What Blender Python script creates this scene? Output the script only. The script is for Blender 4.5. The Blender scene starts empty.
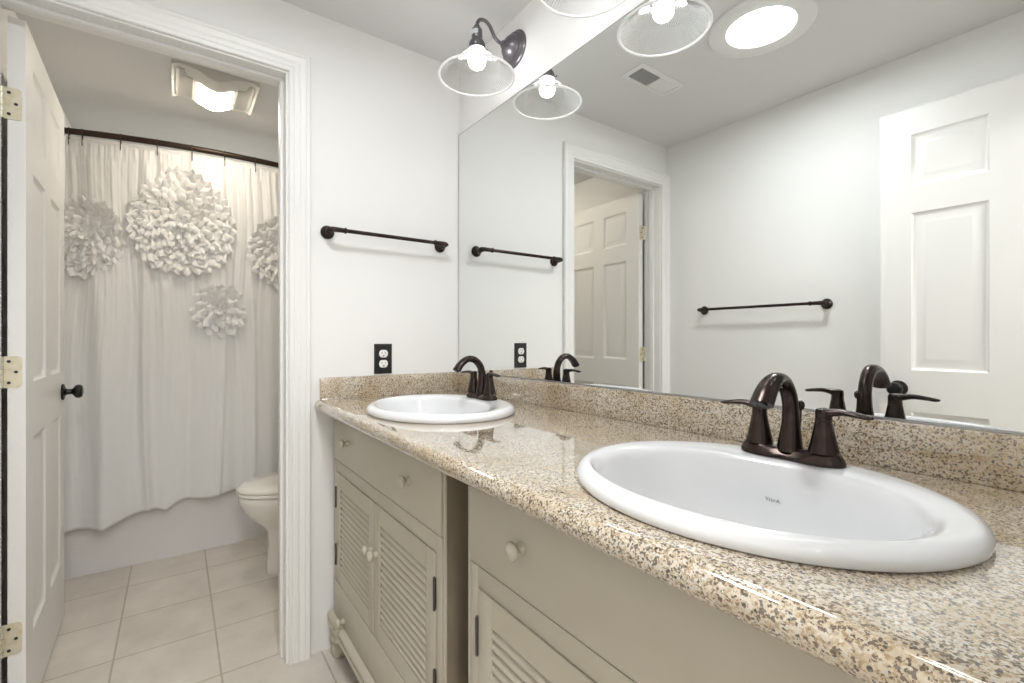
import bpy, bmesh, math, random
from mathutils import Vector, Matrix
random.seed(7)
R = math.radians
sc = bpy.context.scene
COL = sc.collection

# ---------------------------------------------------------------- camera, world, exposure
cd = bpy.data.cameras.new('camera')
cam = bpy.data.objects.new('camera', cd); COL.objects.link(cam)
cam.location = (1.772, -0.994, 1.124)
cam.rotation_euler = (R(90), 0, math.atan2(0.812, 0.583))   # looks along (-.812, .583, 0)
cd.sensor_width = 36.0
cd.lens = 468.0/1024*36
cd.shift_y = -2.1/1024
cd.clip_start = 0.02
sc.camera = cam
sc.view_settings.view_transform = 'Standard'
sc.view_settings.look = 'None'
sc.view_settings.gamma = 1
sc.view_settings.use_curve_mapping = False
sc.view_settings.exposure = 1.14
w = bpy.data.worlds.new('world'); sc.world = w; w.use_nodes = True
w.node_tree.nodes['Background'].inputs[0].default_value = (0.9, 0.95, 1, 1)
w.node_tree.nodes['Background'].inputs[1].default_value = 0.5
sc.cycles.diffuse_bounces = 6
sc.cycles.max_bounces = 14
sc.cycles.transparent_max_bounces = 24
sc.cycles.sample_clamp_indirect = 6

BULB = 12.0        # emission of the sconce bulbs
TUNNEL = 43.0        # daylight from the tubular skylight
FANLAMP = 27.0       # lamp of the exhaust fan
TUB_FILL = 60.0       # unseen lamp added over the tub to brighten the toilet room
HALL_FILL = 42.0         # unseen fill lamp added in the hall behind the camera

# ---------------------------------------------------------------- materials
def mat(name, col=(.8,.8,.8), rough=.5, metal=0, coat=0, bump=None, noise=None, emit=None, spec=None):
    m = bpy.data.materials.new(name); m.use_nodes = True
    nt = m.node_tree; b = nt.nodes['Principled BSDF']
    b.inputs['Base Color'].default_value = (*col, 1)
    b.inputs['Roughness'].default_value = rough
    b.inputs['Metallic'].default_value = metal
    if coat:
        b.inputs['Coat Weight'].default_value = coat; b.inputs['Coat Roughness'].default_value = .05
    if spec is not None: b.inputs['Specular IOR Level'].default_value = spec
    tc = nt.nodes.new('ShaderNodeTexCoord')
    if noise:                                   # (scale, colour 2, contrast low, high)
        n = nt.nodes.new('ShaderNodeTexNoise'); n.inputs['Scale'].default_value = noise[0]; n.inputs['Detail'].default_value = 5
        nt.links.new(tc.outputs['Object'], n.inputs['Vector'])
        r = nt.nodes.new('ShaderNodeValToRGB'); e = r.color_ramp.elements
        e[0].position = noise[2]; e[0].color = (*col, 1); e[1].position = noise[3]; e[1].color = (*noise[1], 1)
        nt.links.new(n.outputs['Fac'], r.inputs['Fac']); nt.links.new(r.outputs['Color'], b.inputs['Base Color'])
    if bump:                                    # (scale, strength, distance)
        n = nt.nodes.new('ShaderNodeTexNoise'); n.inputs['Scale'].default_value = bump[0]; n.inputs['Detail'].default_value = 4
        nt.links.new(tc.outputs['Object'], n.inputs['Vector'])
        bp = nt.nodes.new('ShaderNodeBump'); bp.inputs['Strength'].default_value = bump[1]; bp.inputs['Distance'].default_value = bump[2]
        nt.links.new(n.outputs['Fac'], bp.inputs['Height']); nt.links.new(bp.outputs['Normal'], b.inputs['Normal'])
    if emit:
        b.inputs['Emission Color'].default_value = (*emit[0], 1); b.inputs['Emission Strength'].default_value = emit[1]
    return m

M = {}
M['wall'] = mat('wall_paint', (.80,.797,.785), .6, bump=(90,.12,.002), spec=.3)
M['ceil'] = mat('shaded_ceiling_white', (.68,.68,.675), .8, bump=(60,.25,.003), spec=.2)  # same white as the walls, greyed to stand for its weaker light
M['white'] = mat('white_trim_paint', (.80,.795,.78), .35, bump=(140,.04,.001))
M['door'] = mat('white_door_paint', (.80,.79,.77), .38, bump=(200,.06,.001))
M['porcelain'] = mat('white_porcelain', (.73,.735,.75), .12, coat=.5)
M['toilet'] = mat('off_white_porcelain', (.78,.76,.70), .15, coat=.4)
M['tub'] = mat('white_tub_enamel', (.74,.73,.73), .25, coat=.2)
M['bronze'] = mat('oil_rubbed_bronze', (.040,.029,.026), .24, .85, noise=(35,(.085,.06,.05),.5,.85))
M['darkmetal'] = mat('dark_bronze', (.05,.038,.033), .4, .7)
M['sconce'] = mat('sconce_bronze', (.16,.15,.165), .3, .7)
M['rod'] = mat('rod_bronze', (.045,.03,.022), .4, .6)
M['black'] = mat('black_plastic', (.012,.012,.013), .3)
M['blackknob'] = mat('black_knob', (.008,.008,.008), .3, .3)
M['outlet'] = mat('white_receptacle', (.85,.85,.83), .35)
M['slot'] = mat('dark_slot', (.03,.03,.03), .6)
M['brass'] = mat('antique_brass', (.72,.67,.54), .42, .55, noise=(60,(.62,.55,.38),.45,.75))
M['steel'] = mat('aluminium_channel', (.45,.45,.45), .35, .9)
M['vent'] = mat('vent_white', (.73,.73,.72), .45)
M['ventdark'] = mat('vent_louver_grey', (.30,.30,.30), .6)
M['fan'] = mat('fan_cover_plastic', (.60,.585,.55), .5)
M['grille'] = mat('fan_grille', (.34,.33,.31), .7)
M['cab'] = mat('antiqued_beige_paint', (.46,.42,.335), .42, bump=(160,.08,.001), noise=(7,(.48,.445,.365),.35,.7))
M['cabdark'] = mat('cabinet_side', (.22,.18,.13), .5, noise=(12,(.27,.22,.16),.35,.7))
M['glaze'] = mat('dark_glaze', (.10,.08,.055), .6)
M['hinge'] = mat('pewter_hinge', (.09,.085,.08), .4, .7)
M['grout'] = mat('grout', (.60,.55,.49), .8)
M['sticker'] = mat('sticker_label', (.62,.66,.68), .4)
M['bulb'] = mat('bulb_glow', (1,1,1), .4, emit=((1,.985,.975), BULB))
M['tunnel'] = mat('skylight_lens', (1,1,1), .4, emit=((.95,.98,1), TUNNEL))
M['fanlens'] = mat('fan_lamp_lens', (1,.95,.8), .4, emit=((1,.90,.74), FANLAMP))
M['tubfill'] = mat('tub_fill_lens', (1,1,1), .4, emit=((1,.95,.86), TUB_FILL))
M['hallfill'] = mat('hall_fill_lens', (1,1,1), .4, emit=((1,.98,.95), HALL_FILL))
M['logo'] = mat('logo_grey', (.20,.20,.22), .5)

def fabric():
    m = mat('white_muslin', (.86,.855,.85), .85, bump=(160,.35,.002), spec=.1)
    nt = m.node_tree; b = nt.nodes['Principled BSDF']
    tr = nt.nodes.new('ShaderNodeBsdfTranslucent'); tr.inputs[0].default_value = (.84,.83,.81,1)
    mx = nt.nodes.new('ShaderNodeMixShader'); mx.inputs[0].default_value = .14
    out = nt.nodes['Material Output']
    nt.links.new(b.outputs[0], mx.inputs[1]); nt.links.new(tr.outputs[0], mx.inputs[2]); nt.links.new(mx.outputs[0], out.inputs[0])
    # crossed fine threads
    wv = nt.nodes.new('ShaderNodeTexWave'); wv.inputs['Scale'].default_value = 90; wv.inputs['Distortion'].default_value = 3
    wv.bands_direction = 'Z'
    tc = nt.nodes['Texture Coordinate']; nt.links.new(tc.outputs['Object'], wv.inputs['Vector'])
    b2 = nt.nodes.new('ShaderNodeBump'); b2.inputs['Strength'].default_value = .12; b2.inputs['Distance'].default_value = .001
    old = nt.nodes['Bump']
    nt.links.new(wv.outputs['Fac'], b2.inputs['Height']); nt.links.new(old.outputs['Normal'], b2.inputs['Normal'])
    nt.links.new(b2.outputs['Normal'], b.inputs['Normal'])
    return m
M['cloth'] = fabric()

def mirror_mat():
    m = bpy.data.materials.new('silver_mirror'); m.use_nodes = True
    b = m.node_tree.nodes['Principled BSDF']
    b.inputs['Base Color'].default_value = (.86,.875,.865,1); b.inputs['Metallic'].default_value = 1; b.inputs['Roughness'].default_value = 0
    return m
M['mirror'] = mirror_mat()
M['mirroredge'] = mat('mirror_edge', (.13,.14,.145), .35)

def glass_mat():
    m = bpy.data.materials.new('clear_ribbed_glass'); m.use_nodes = True
    nt = m.node_tree; nt.nodes.remove(nt.nodes['Principled BSDF']); out = nt.nodes['Material Output']
    tp = nt.nodes.new('ShaderNodeBsdfTransparent'); tp.inputs[0].default_value = (.96,.965,.965,1)
    gl = nt.nodes.new('ShaderNodeBsdfGlossy'); gl.inputs['Roughness'].default_value = .08
    tl = nt.nodes.new('ShaderNodeBsdfTranslucent'); tl.inputs[0].default_value = (.9,.9,.9,1)
    fr = nt.nodes.new('ShaderNodeFresnel'); fr.inputs['IOR'].default_value = 1.5
    m1 = nt.nodes.new('ShaderNodeMixShader'); m2 = nt.nodes.new('ShaderNodeMixShader'); m2.inputs[0].default_value = .13
    nt.links.new(fr.outputs[0], m1.inputs[0]); nt.links.new(tp.outputs[0], m1.inputs[1]); nt.links.new(gl.outputs[0], m1.inputs[2])
    nt.links.new(m1.outputs[0], m2.inputs[1]); nt.links.new(tl.outputs[0], m2.inputs[2]); nt.links.new(m2.outputs[0], out.inputs[0])
    return m
M['glass'] = glass_mat()
M['rim'] = mat('frosted_glass_edge', (.92,.92,.92), .2)
_nt = M['rim'].node_tree; _tl = _nt.nodes.new('ShaderNodeBsdfTranslucent'); _tl.inputs[0].default_value = (.95,.95,.95,1)
_mx = _nt.nodes.new('ShaderNodeMixShader'); _mx.inputs[0].default_value = .5
_nt.links.new(_nt.nodes['Principled BSDF'].outputs[0], _mx.inputs[1]); _nt.links.new(_tl.outputs[0], _mx.inputs[2]); _nt.links.new(_mx.outputs[0], _nt.nodes['Material Output'].inputs[0])

def granite_mat():
    m = bpy.data.materials.new('beige_speckled_granite'); m.use_nodes = True
    nt = m.node_tree; b = nt.nodes['Principled BSDF']; L = nt.links.new
    tc = nt.nodes.new('ShaderNodeTexCoord')
    def vor(scale, feature='F1'):
        v = nt.nodes.new('ShaderNodeTexVoronoi'); v.inputs['Scale'].default_value = scale; v.feature = feature
        n = nt.nodes.new('ShaderNodeTexNoise'); n.inputs['Scale'].default_value = scale*.9; n.inputs['Detail'].default_value = 2
        mx = nt.nodes.new('ShaderNodeVectorMath'); mx.operation = 'MULTIPLY_ADD'
        mx.inputs[1].default_value = (1.6/scale,)*3
        L(tc.outputs['Object'], n.inputs['Vector']); L(n.outputs['Color'], mx.inputs[0]); L(tc.outputs['Object'], mx.inputs[2])
        L(mx.outputs[0], v.inputs['Vector']); return v
    def ramp(src, stops):
        r = nt.nodes.new('ShaderNodeValToRGB'); r.color_ramp.interpolation = 'LINEAR'
        e = r.color_ramp.elements
        while len(e) < len(stops): e.new(.5)
        for el, (p, c) in zip(e, stops): el.position = p; el.color = (*c, 1)
        L(src, r.inputs['Fac']); return r
    def sep(v):
        s = nt.nodes.new('ShaderNodeSeparateColor'); L(v.outputs['Color'], s.inputs[0]); return s
    def mix(f, a, c):
        x = nt.nodes.new('ShaderNodeMix'); x.data_type = 'RGBA'
        if isinstance(f, float): x.inputs[0].default_value = f
        else: L(f, x.inputs[0])
        L(a, x.inputs[6])
        if isinstance(c, tuple): x.inputs[7].default_value = (*c, 1)
        else: L(c, x.inputs[7])
        return x.outputs[2]
    v1 = vor(450); s1 = sep(v1)
    base = ramp(s1.outputs[0], [(0,(.21,.15,.09)),(.18,(.37,.285,.185)),(.42,(.52,.435,.325)),(.75,(.65,.585,.485)),(1,(.54,.515,.47))]).outputs[0]
    n2 = nt.nodes.new('ShaderNodeTexNoise'); n2.inputs['Scale'].default_value = 9; n2.inputs['Detail'].default_value = 3
    L(tc.outputs['Object'], n2.inputs['Vector'])
    g = ramp(n2.outputs['Fac'], [(.46,(0,0,0)),(.68,(.55,.55,.55))]).outputs[0]
    base = mix(g, base, (.40,.28,.14))
    v2 = vor(380); s2 = sep(v2)
    d = ramp(s2.outputs[1], [(.84,(0,0,0)),(.87,(.85,.85,.85))]).outputs[0]
    base = mix(d, base, (.085,.055,.035))
    v3 = vor(480); s3 = sep(v3)
    d3 = ramp(s3.outputs[2], [(.94,(0,0,0)),(.95,(.9,.9,.9))]).outputs[0]
    base = mix(d3, base, (.04,.035,.03))
    L(base, b.inputs['Base Color'])
    b.inputs['Roughness'].default_value = .07
    b.inputs['Specular IOR Level'].default_value = .9
    b.inputs['Coat Weight'].default_value = 1; b.inputs['Coat Roughness'].default_value = .02
    return m
M['granite'] = granite_mat()

def tile_mat():
    m = bpy.data.materials.new('beige_ceramic_tile'); m.use_nodes = True
    nt = m.node_tree; b = nt.nodes['Principled BSDF']; L = nt.links.new
    tc = nt.nodes.new('ShaderNodeTexCoord'); mp = nt.nodes.new('ShaderNodeMapping')
    mp.inputs['Location'].default_value = (.07+.0025, .8675+.0025, 0)
    L(tc.outputs['Object'], mp.inputs['Vector'])
    br = nt.nodes.new('ShaderNodeTexBrick'); br.offset = 0; br.squash = 1
    br.inputs['Scale'].default_value = 1; br.inputs['Brick Width'].default_value = .301; br.inputs['Row Height'].default_value = .3025
    br.inputs['Mortar Size'].default_value = .0032; br.inputs['Mortar Smooth'].default_value = .15; br.inputs['Bias'].default_value = 0
    br.inputs['Color1'].default_value = (.60,.56,.505,1); br.inputs['Color2'].default_value = (.63,.59,.54,1); br.inputs['Mortar'].default_value = (.44,.38,.31,1)
    L(mp.outputs[0], br.inputs['Vector'])
    n = nt.nodes.new('ShaderNodeTexNoise'); n.inputs['Scale'].default_value = 6; n.inputs['Detail'].default_value = 7; n.inputs['Roughness'].default_value = .65
    L(tc.outputs['Object'], n.inputs['Vector'])
    r = nt.nodes.new('ShaderNodeValToRGB'); e = r.color_ramp.elements
    e[0].position = .3; e[0].color = (.86,.84,.82,1); e[1].position = .7; e[1].color = (1.1,1.09,1.08,1)
    L(n.outputs['Fac'], r.inputs['Fac'])
    x = nt.nodes.new('ShaderNodeMix'); x.data_type = 'RGBA'; x.blend_type = 'MULTIPLY'; x.inputs[0].default_value = .8
    L(br.outputs['Color'], x.inputs[6]); L(r.outputs[0], x.inputs[7]); L(x.outputs[2], b.inputs['Base Color'])
    bp = nt.nodes.new('ShaderNodeBump'); bp.inputs['Strength'].default_value = .5; bp.inputs['Distance'].default_value = .002; bp.invert = True
    L(br.outputs['Fac'], bp.inputs['Height']); L(bp.outputs['Normal'], b.inputs['Normal'])
    b.inputs['Roughness'].default_value = .38
    return m
M['tile'] = tile_mat()

# ---------------------------------------------------------------- mesh helpers
class MB:
    def __init__(self): self.bm = bmesh.new(); self.mi = 0
    def face(self, vs):
        try:
            f = self.bm.faces.new(vs); f.material_index = self.mi; return f
        except ValueError: return None
    def v(self, *p): return self.bm.verts.new(p if len(p) == 3 else p[0])
    def box(self, x0, x1, y0, y1, z0, z1, bev=0, seg=2):
        x0,x1 = min(x0,x1),max(x0,x1); y0,y1 = min(y0,y1),max(y0,y1); z0,z1 = min(z0,z1),max(z0,z1)
        vs = [self.v(x,y,z) for z in (z0,z1) for y in (y0,y1) for x in (x0,x1)]
        fs = [self.face([vs[i] for i in q]) for q in ((0,2,3,1),(4,5,7,6),(0,1,5,4),(2,6,7,3),(0,4,6,2),(1,3,7,5))]
        if bev:
            es = list({e for f in fs for e in f.edges})
            bmesh.ops.bevel(self.bm, geom=es, offset=bev, segments=seg, profile=.5, affect='EDGES')
        return self
    def loft(self, loops, cap0=True, cap1=True, closed=True):
        rows = [[self.v(*p) for p in lp] for lp in loops]
        n = len(rows[0])
        for a, b in zip(rows, rows[1:]):
            for i in range(n if closed else n-1):
                j = (i+1) % n
                self.face([a[i], a[j], b[j], b[i]])
        if cap0: self.face(list(reversed(rows[0])))
        if cap1: self.face(rows[-1])
        return rows
    def lathe(self, prof, mtx=None, seg=32, cap0=True, cap1=True):
        """prof: (radius, height) about local Z, mapped by mtx"""
        mtx = mtx or Matrix()
        loops = []
        for r, h in prof:
            r = max(r, 1e-5)
            loops.append([mtx @ Vector((r*math.cos(2*math.pi*i/seg), r*math.sin(2*math.pi*i/seg), h)) for i in range(seg)])
        self.loft(loops, cap0, cap1); return self
    def tube(self, pts, rad, seg=14, hint=(0,0,1), caps=True):
        """rad: one radius, or a list of radii, or of (a, b): a across the path plane's normal hint, b the other"""
        pts = [Vector(p) for p in pts]; n = len(pts)
        if not isinstance(rad, (list, tuple)): rad = [rad]*n
        h = Vector(hint); loops = []
        for i, p in enumerate(pts):
            t = (pts[min(i+1,n-1)] - pts[max(i-1,0)]).normalized()
            s = h.cross(t)
            if s.length < 1e-4: s = Vector((1,0,0)).cross(t)
            s.normalize(); u = t.cross(s).normalized()
            a, b = rad[i] if isinstance(rad[i], (list, tuple)) else (rad[i], rad[i])
            loops.append([p + s*(a*math.cos(2*math.pi*k/seg)) + u*(b*math.sin(2*math.pi*k/seg)) for k in range(seg)])
        self.loft(loops, caps, caps); return self
    def prism_x(self, poly, x0, x1):
        self.loft([[(x0,y,z) for y,z in poly], [(x1,y,z) for y,z in poly]]); return self
    def sphere(self, c, r, seg=20, rings=12, sz=(1,1,1)):
        prof = []
        c = Vector(c)
        loops = []
        for k in range(rings+1):
            a = math.pi*k/rings
            rr = max(math.sin(a), 1e-4); z = -math.cos(a)
            loops.append([(c.x+r*sz[0]*rr*math.cos(2*math.pi*i/seg), c.y+r*sz[1]*rr*math.sin(2*math.pi*i/seg), c.z+r*sz[2]*z) for i in range(seg)])
        self.loft(loops); return self

def world_origin(o):
    p = Vector((0,0,0))
    while o is not None:
        p += o.location; o = o.parent
    return p

def obj(name, mb, mats, parent=None, local=False, loc=None, smooth=35, recalc=True, weld=True):
    """links the collected geometry as one mesh object; world coordinates in mb unless local"""
    bm = mb.bm
    if weld: bmesh.ops.remove_doubles(bm, verts=bm.verts, dist=1e-6)
    if recalc: bmesh.ops.recalc_face_normals(bm, faces=bm.faces)
    for f in bm.faces: f.smooth = True
    lim = R(smooth)
    for e in bm.edges:
        if len(e.link_faces) != 2 or e.calc_face_angle(0) > lim: e.smooth = len(e.link_faces) == 1
    me = bpy.data.meshes.new(name)
    off = Vector((0,0,0))
    if not local:
        if parent is not None: off = world_origin(parent)
        if loc is not None: off = Vector(loc) if parent is None else off + (Vector(loc)-off)
        if off.length > 0: bmesh.ops.translate(bm, verts=bm.verts, vec=-off)
    bm.to_mesh(me); bm.free()
    for m in (mats if isinstance(mats, list) else [mats]): me.materials.append(m)
    o = bpy.data.objects.new(name, me); COL.objects.link(o)
    if parent is not None: o.parent = parent
    if loc is not None: o.location = Vector(loc) - (world_origin(parent) if parent is not None else Vector((0,0,0)))
    return o

def thing(name, label, cat, loc, group=None, rotz=0):
    o = bpy.data.objects.new(name, None); COL.objects.link(o)
    o.empty_display_size = .05
    o.location = loc; o.rotation_euler = (0,0,rotz)
    return tag(o, label, cat, group)
def tag(o, label, cat, group=None):
    o['label'] = label; o['category'] = cat
    if group: o['group'] = group
    return o
def struct(name, mb, m, label=None, parent=None, **k):
    o = obj(name, mb, m, parent, **k)
    if parent is None: o['kind'] = 'structure'
    if label: o['label'] = label
    return o
def copy_tree(o, parent=None):
    c = o.copy(); COL.objects.link(c)
    if parent is not None: c.parent = parent
    for ch in list(o.children): copy_tree(ch, c)
    return c
def smoothstep(a, b, x):
    t = min(1, max(0, (x-a)/(b-a))); return t*t*(3-2*t)
def catmull(pts, n=6):
    P = [Vector(p) for p in pts]; out = []
    for i in range(len(P)-1):
        p0, p1, p2, p3 = P[max(i-1,0)], P[i], P[i+1], P[min(i+2,len(P)-1)]
        for k in range(n):
            t = k/n
            out.append(.5*((2*p1)+(-p0+p2)*t+(2*p0-5*p1+4*p2-p3)*t*t+(-p0+3*p1-3*p2+p3)*t**3))
    out.append(P[-1]); return out
def interp(vals, n=6):
    out = []
    for a, b in zip(vals, vals[1:]):
        for k in range(n):
            t = k/n
            out.append(tuple(x+(y-x)*t for x, y in zip(a, b)) if isinstance(a, tuple) else a+(b-a)*t)
    out.append(vals[-1]); return out
AX_Y = Matrix.Rotation(R(90), 4, 'X')        # local +Z -> world -Y
def pos(v, m=None): return Matrix.Translation(v) @ (m if m is not None else Matrix())

# ---------------------------------------------------------------- the room
H = 2.29; LX = 1.84; WY = -1.46; BX = -1.98; HX = 3.3
OY0, OY1, OZ = -0.685, -1.392, 2.046       # toilet doorway, clear between jambs
struct('floor', MB().box(BX-.1, HX+.1, -2.3, .3, -.06, 0), M['tile'], 'beige square ceramic floor tiles with tan grout')
struct('ceiling', MB().box(BX-.1, HX+.1, -2.3, .3, H, H+.06), M['ceil'], 'white ceiling, its weaker light put into a greyer colour')
b = MB()
b.box(-.115, 0, OY0+.016, 0, 0, H); b.box(-.115, 0, WY, OY1-.016, 0, H); b.box(-.115, 0, OY1-.016, OY0+.016, OZ+.016, H)
struct('wall_left', b, M['wall'], 'white wall with the toilet doorway and a towel bar')
struct('wall_back', MB().box(BX-.1, LX+.115, 0, .1, 0, H), M['wall'], 'white wall behind the big mirror')
struct('wall_front', MB().box(BX-.1, LX+.115, WY-.1, WY, 0, H), M['wall'], 'white wall facing the mirror, seen only as a reflection')
struct('wall_far', MB().box(BX-.1, BX, WY, 0, 0, H), M['wall'], 'white wall of the tub alcove')
b = MB(); DY0, DY1 = -.66, -1.405
b.box(LX, LX+.115, DY0, 0, 0, H); b.box(LX, LX+.115, WY, DY1, 0, H); b.box(LX, LX+.115, DY1, DY0, 2.065, H)
struct('wall_right', b, M['wall'], 'white wall with the entry doorway')
b = MB(); b.box(HX, HX+.1, -2.3, .3, 0, H); b.box(LX+.115, HX, -2.3, -2.2, 0, H); b.box(LX+.115, HX, .2, .3, 0, H)
b.box(LX+.06, LX+.115, -2.2, WY-.1, 0, H); b.box(LX+.06, LX+.115, .1, .2, 0, H)
struct('wall_hall', b, M['wall'], 'white hallway wall beyond the entry door')

# casing swept round an opening in a plane of constant x
CAS = [(0,0),(0,.010),(.003,.0125),(.008,.013),(.0105,.0115),(.014,.0115),(.018,.0140),(.028,.0150),(.031,.0135),(.035,.0135),(.040,.0165),(.050,.0180),(.053,.0170),(.057,.0195),(.066,.0195),(.070,.016),(.070,0)]
def casing(name, x, s, y0, y1, z1, label):
    b = MB(); loops = []
    for k in range(4):
        lp = []
        for u, t in CAS:
            y = (y0+u) if k in (0,1) else (y1-u)
            z = 0 if k in (0,3) else z1+u
            lp.append((x+s*t, y, z))
        loops.append(lp)
    b.loft(loops)
    return struct(name, b, M['white'], label, smooth=25)
casing('trim_1', 0, 1, OY0+.008, OY1-.004, OZ+.006, 'white moulded casing round the toilet doorway')
casing('trim_2', -.115, -1, OY0+.008, OY1-.006, OZ+.006, 'white moulded casing inside the toilet room')
b = MB()
b.box(-.115, 0, OY0, OY0+.016, 0, OZ+.016); b.box(-.115, 0, OY1-.016, OY1, 0, OZ+.016); b.box(-.115, 0, OY1, OY0, OZ, OZ+.016)
b.box(-.078, -.042, OY0-.011, OY0, 0, OZ-.011, .002); b.box(-.078, -.042, OY1, OY1+.011, 0, OZ-.011, .002); b.box(-.078, -.042, OY1, OY0, OZ-.011, OZ, .002)
struct('trim_3', b, M['white'], 'white door jamb with its stop strip')
b = MB()
b.box(LX, LX+.115, DY0-.016, DY0, 0, 2.065); b.box(LX, LX+.115, DY1, DY1+.016, 0, 2.065); b.box(LX, LX+.115, DY1, DY0, 2.049, 2.065)
struct('trim_4', b, M['white'], 'white jamb of the entry doorway')
struct('baseboard_front', MB().box(0.02, LX, WY, WY+.012, 0, .08, .003), M['white'])

# ---------------------------------------------------------------- six-panel doors
def door_mb(W, Hh, T, st=.105, mull=.10):
    """local: hinge edge at x=0, runs to x=W, y in 0..T, z from 0"""
    b = MB()
    pw = (W-2*st-mull)/2
    cols = [(st, st+pw), (st+pw+mull, W-st)]
    rows = [(.235, .82), (.985, 1.612), (1.715, 1.925)]
    xs = sorted({0, W, *[c for p in cols for c in p]}); zs = sorted({0, Hh, *[c for p in rows for c in p]})
    for y, s in ((0, 1), (T, -1)):
        for i in range(len(xs)-1):
            for k in range(len(zs)-1):
                x0, x1, z0, z1 = xs[i], xs[i+1], zs[k], zs[k+1]
                if (x0, x1) in cols and (z0, z1) in rows:
                    lps = []
                    for ins, d in ((0,0),(.004,.003),(.010,.0085),(.017,.0095),(.044,.002),(.046,.002)):
                        lps.append([(x0+ins, y+s*d, z0+ins),(x1-ins, y+s*d, z0+ins),(x1-ins, y+s*d, z1-ins),(x0+ins, y+s*d, z1-ins)])
                    b.loft(lps, cap0=False, cap1=True)
                else:
                    b.face([b.v(x0,y,z0), b.v(x1,y,z0), b.v(x1,y,z1), b.v(x0,y,z1)])
    for q in (((0,0,0),(0,T,0),(0,T,Hh),(0,0,Hh)), ((W,0,0),(W,T,0),(W,T,Hh),(W,0,Hh))):
        b.face([b.v(*p) for p in q])
    for z in (0, Hh):
        b.face([b.v(x,0,z) for x in xs] + [b.v(x,T,z) for x in reversed(xs)])
    return b
def knob_mb(x, y, z, s):
    m = pos((x,y,z), Matrix.Rotation(R(-90*s), 4, 'X'))       # local z -> s * y
    b = MB()
    b.lathe([(.031,0),(.032,.003),(.030,.007),(.018,.010),(.012,.014),(.010,.022),(.011,.030),(.016,.034),(.024,.039),(.027,.046),(.026,.054),(.021,.060),(.010,.063),(0,.0635)], m, 28)
    return b
def hinge_mb(x, y, z, h=.089, w=.038, s=-1, face='x'):
    """leaf lying on the plane of constant x, barrel at y side s, local coordinates"""
    b = MB()
    r = .010; n = 6; t = .0025
    y0, y1 = y, y+w
    poly = [(y0, z-h/2)]
    for k in range(n+1): a = -math.pi/2 + k*math.pi/2/n; poly.append((y1-r+r*math.cos(a), z-h/2+r+r*math.sin(a)))
    for k in range(n+1): a = k*math.pi/2/n; poly.append((y1-r+r*math.cos(a), z+h/2-r+r*math.sin(a)))
    poly.append((y0, z+h/2))
    b.loft([[(x, p, q) for p, q in poly], [(x+t, p, q) for p, q in poly]])
    for k in range(5):
        z0 = z-h/2+k*h/5
        b.lathe([(.0045,0),(.006,.0008),(.006,h/5-.0012),(.0045,h/5-.0004)], pos((x+.003, y-.003, z0)), 14)
    b.mi = 1
    for dy, dz in ((.012,.030),(.026,0),(.012,-.030)):
        b.lathe([(.0042,0),(.0042,.0008),(.0018,.0009)], pos((x+t, y+dy, z+dz), Matrix.Rotation(R(90),4,'Y')), 12)
    return b

# toilet-room door: hinge edge at (-.120,-1.382), runs to -x, turned just past square
d1 = struct('door_1', door_mb(.695, 2.02, .036, .10, .095), M['door'], 'white six-panel door standing open into the toilet room', local=True)
d1.location = (-.121, -1.342, .012); d1.rotation_euler = (0,0,R(180+1.5))
# local +x -> world -x ; local y 0..T -> world -y
o = obj('door_knob', knob_mb(.635, 0, .905, -1), M['blackknob'], d1, local=True); o['label'] = 'round black door knob'
obj('door_knob', knob_mb(.635, .036, .905, 1), M['blackknob'], d1, local=True)
def hinge_local(zc):
    # on the hinge edge x=0 of the local door, facing local -x (the camera); barrel at the local y=T side
    b = hinge_mb(0, 0, zc)
    bmesh.ops.transform(b.bm, matrix=Matrix.Translation((0,.045,0)) @ Matrix.Rotation(R(180),4,'Z'), verts=b.bm.verts)
    return b
for zc in (1.775, 1.02, .268):
    o = obj('hinge', hinge_local(zc), [M['brass'], M['slot']], d1, local=True); o['label'] = 'brass butt hinge with three screws'
# entry door, open against the front wall
d2 = struct('door_2', door_mb(.745, 2.03, .036, .10, .10), M['door'], 'white six-panel entry door folded back against the wall, seen in the mirror', local=True)
d2.location = (1.828, -1.404, .016); d2.rotation_euler = (0,0,R(180))
obj('door_knob', knob_mb(.685, 0, .91, -1), M['blackknob'], d2, local=True)['label'] = 'round black door knob'
for zc in (1.775, 1.02, .268):
    b = MB(); b.lathe([(.006,0),(.006,.089)], pos((-.004,.0,zc-.045)), 12); b.box(-.003,0,0,.03,zc-.045,zc+.045)
    obj('hinge', b, M['brass'], d2, local=True)

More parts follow.
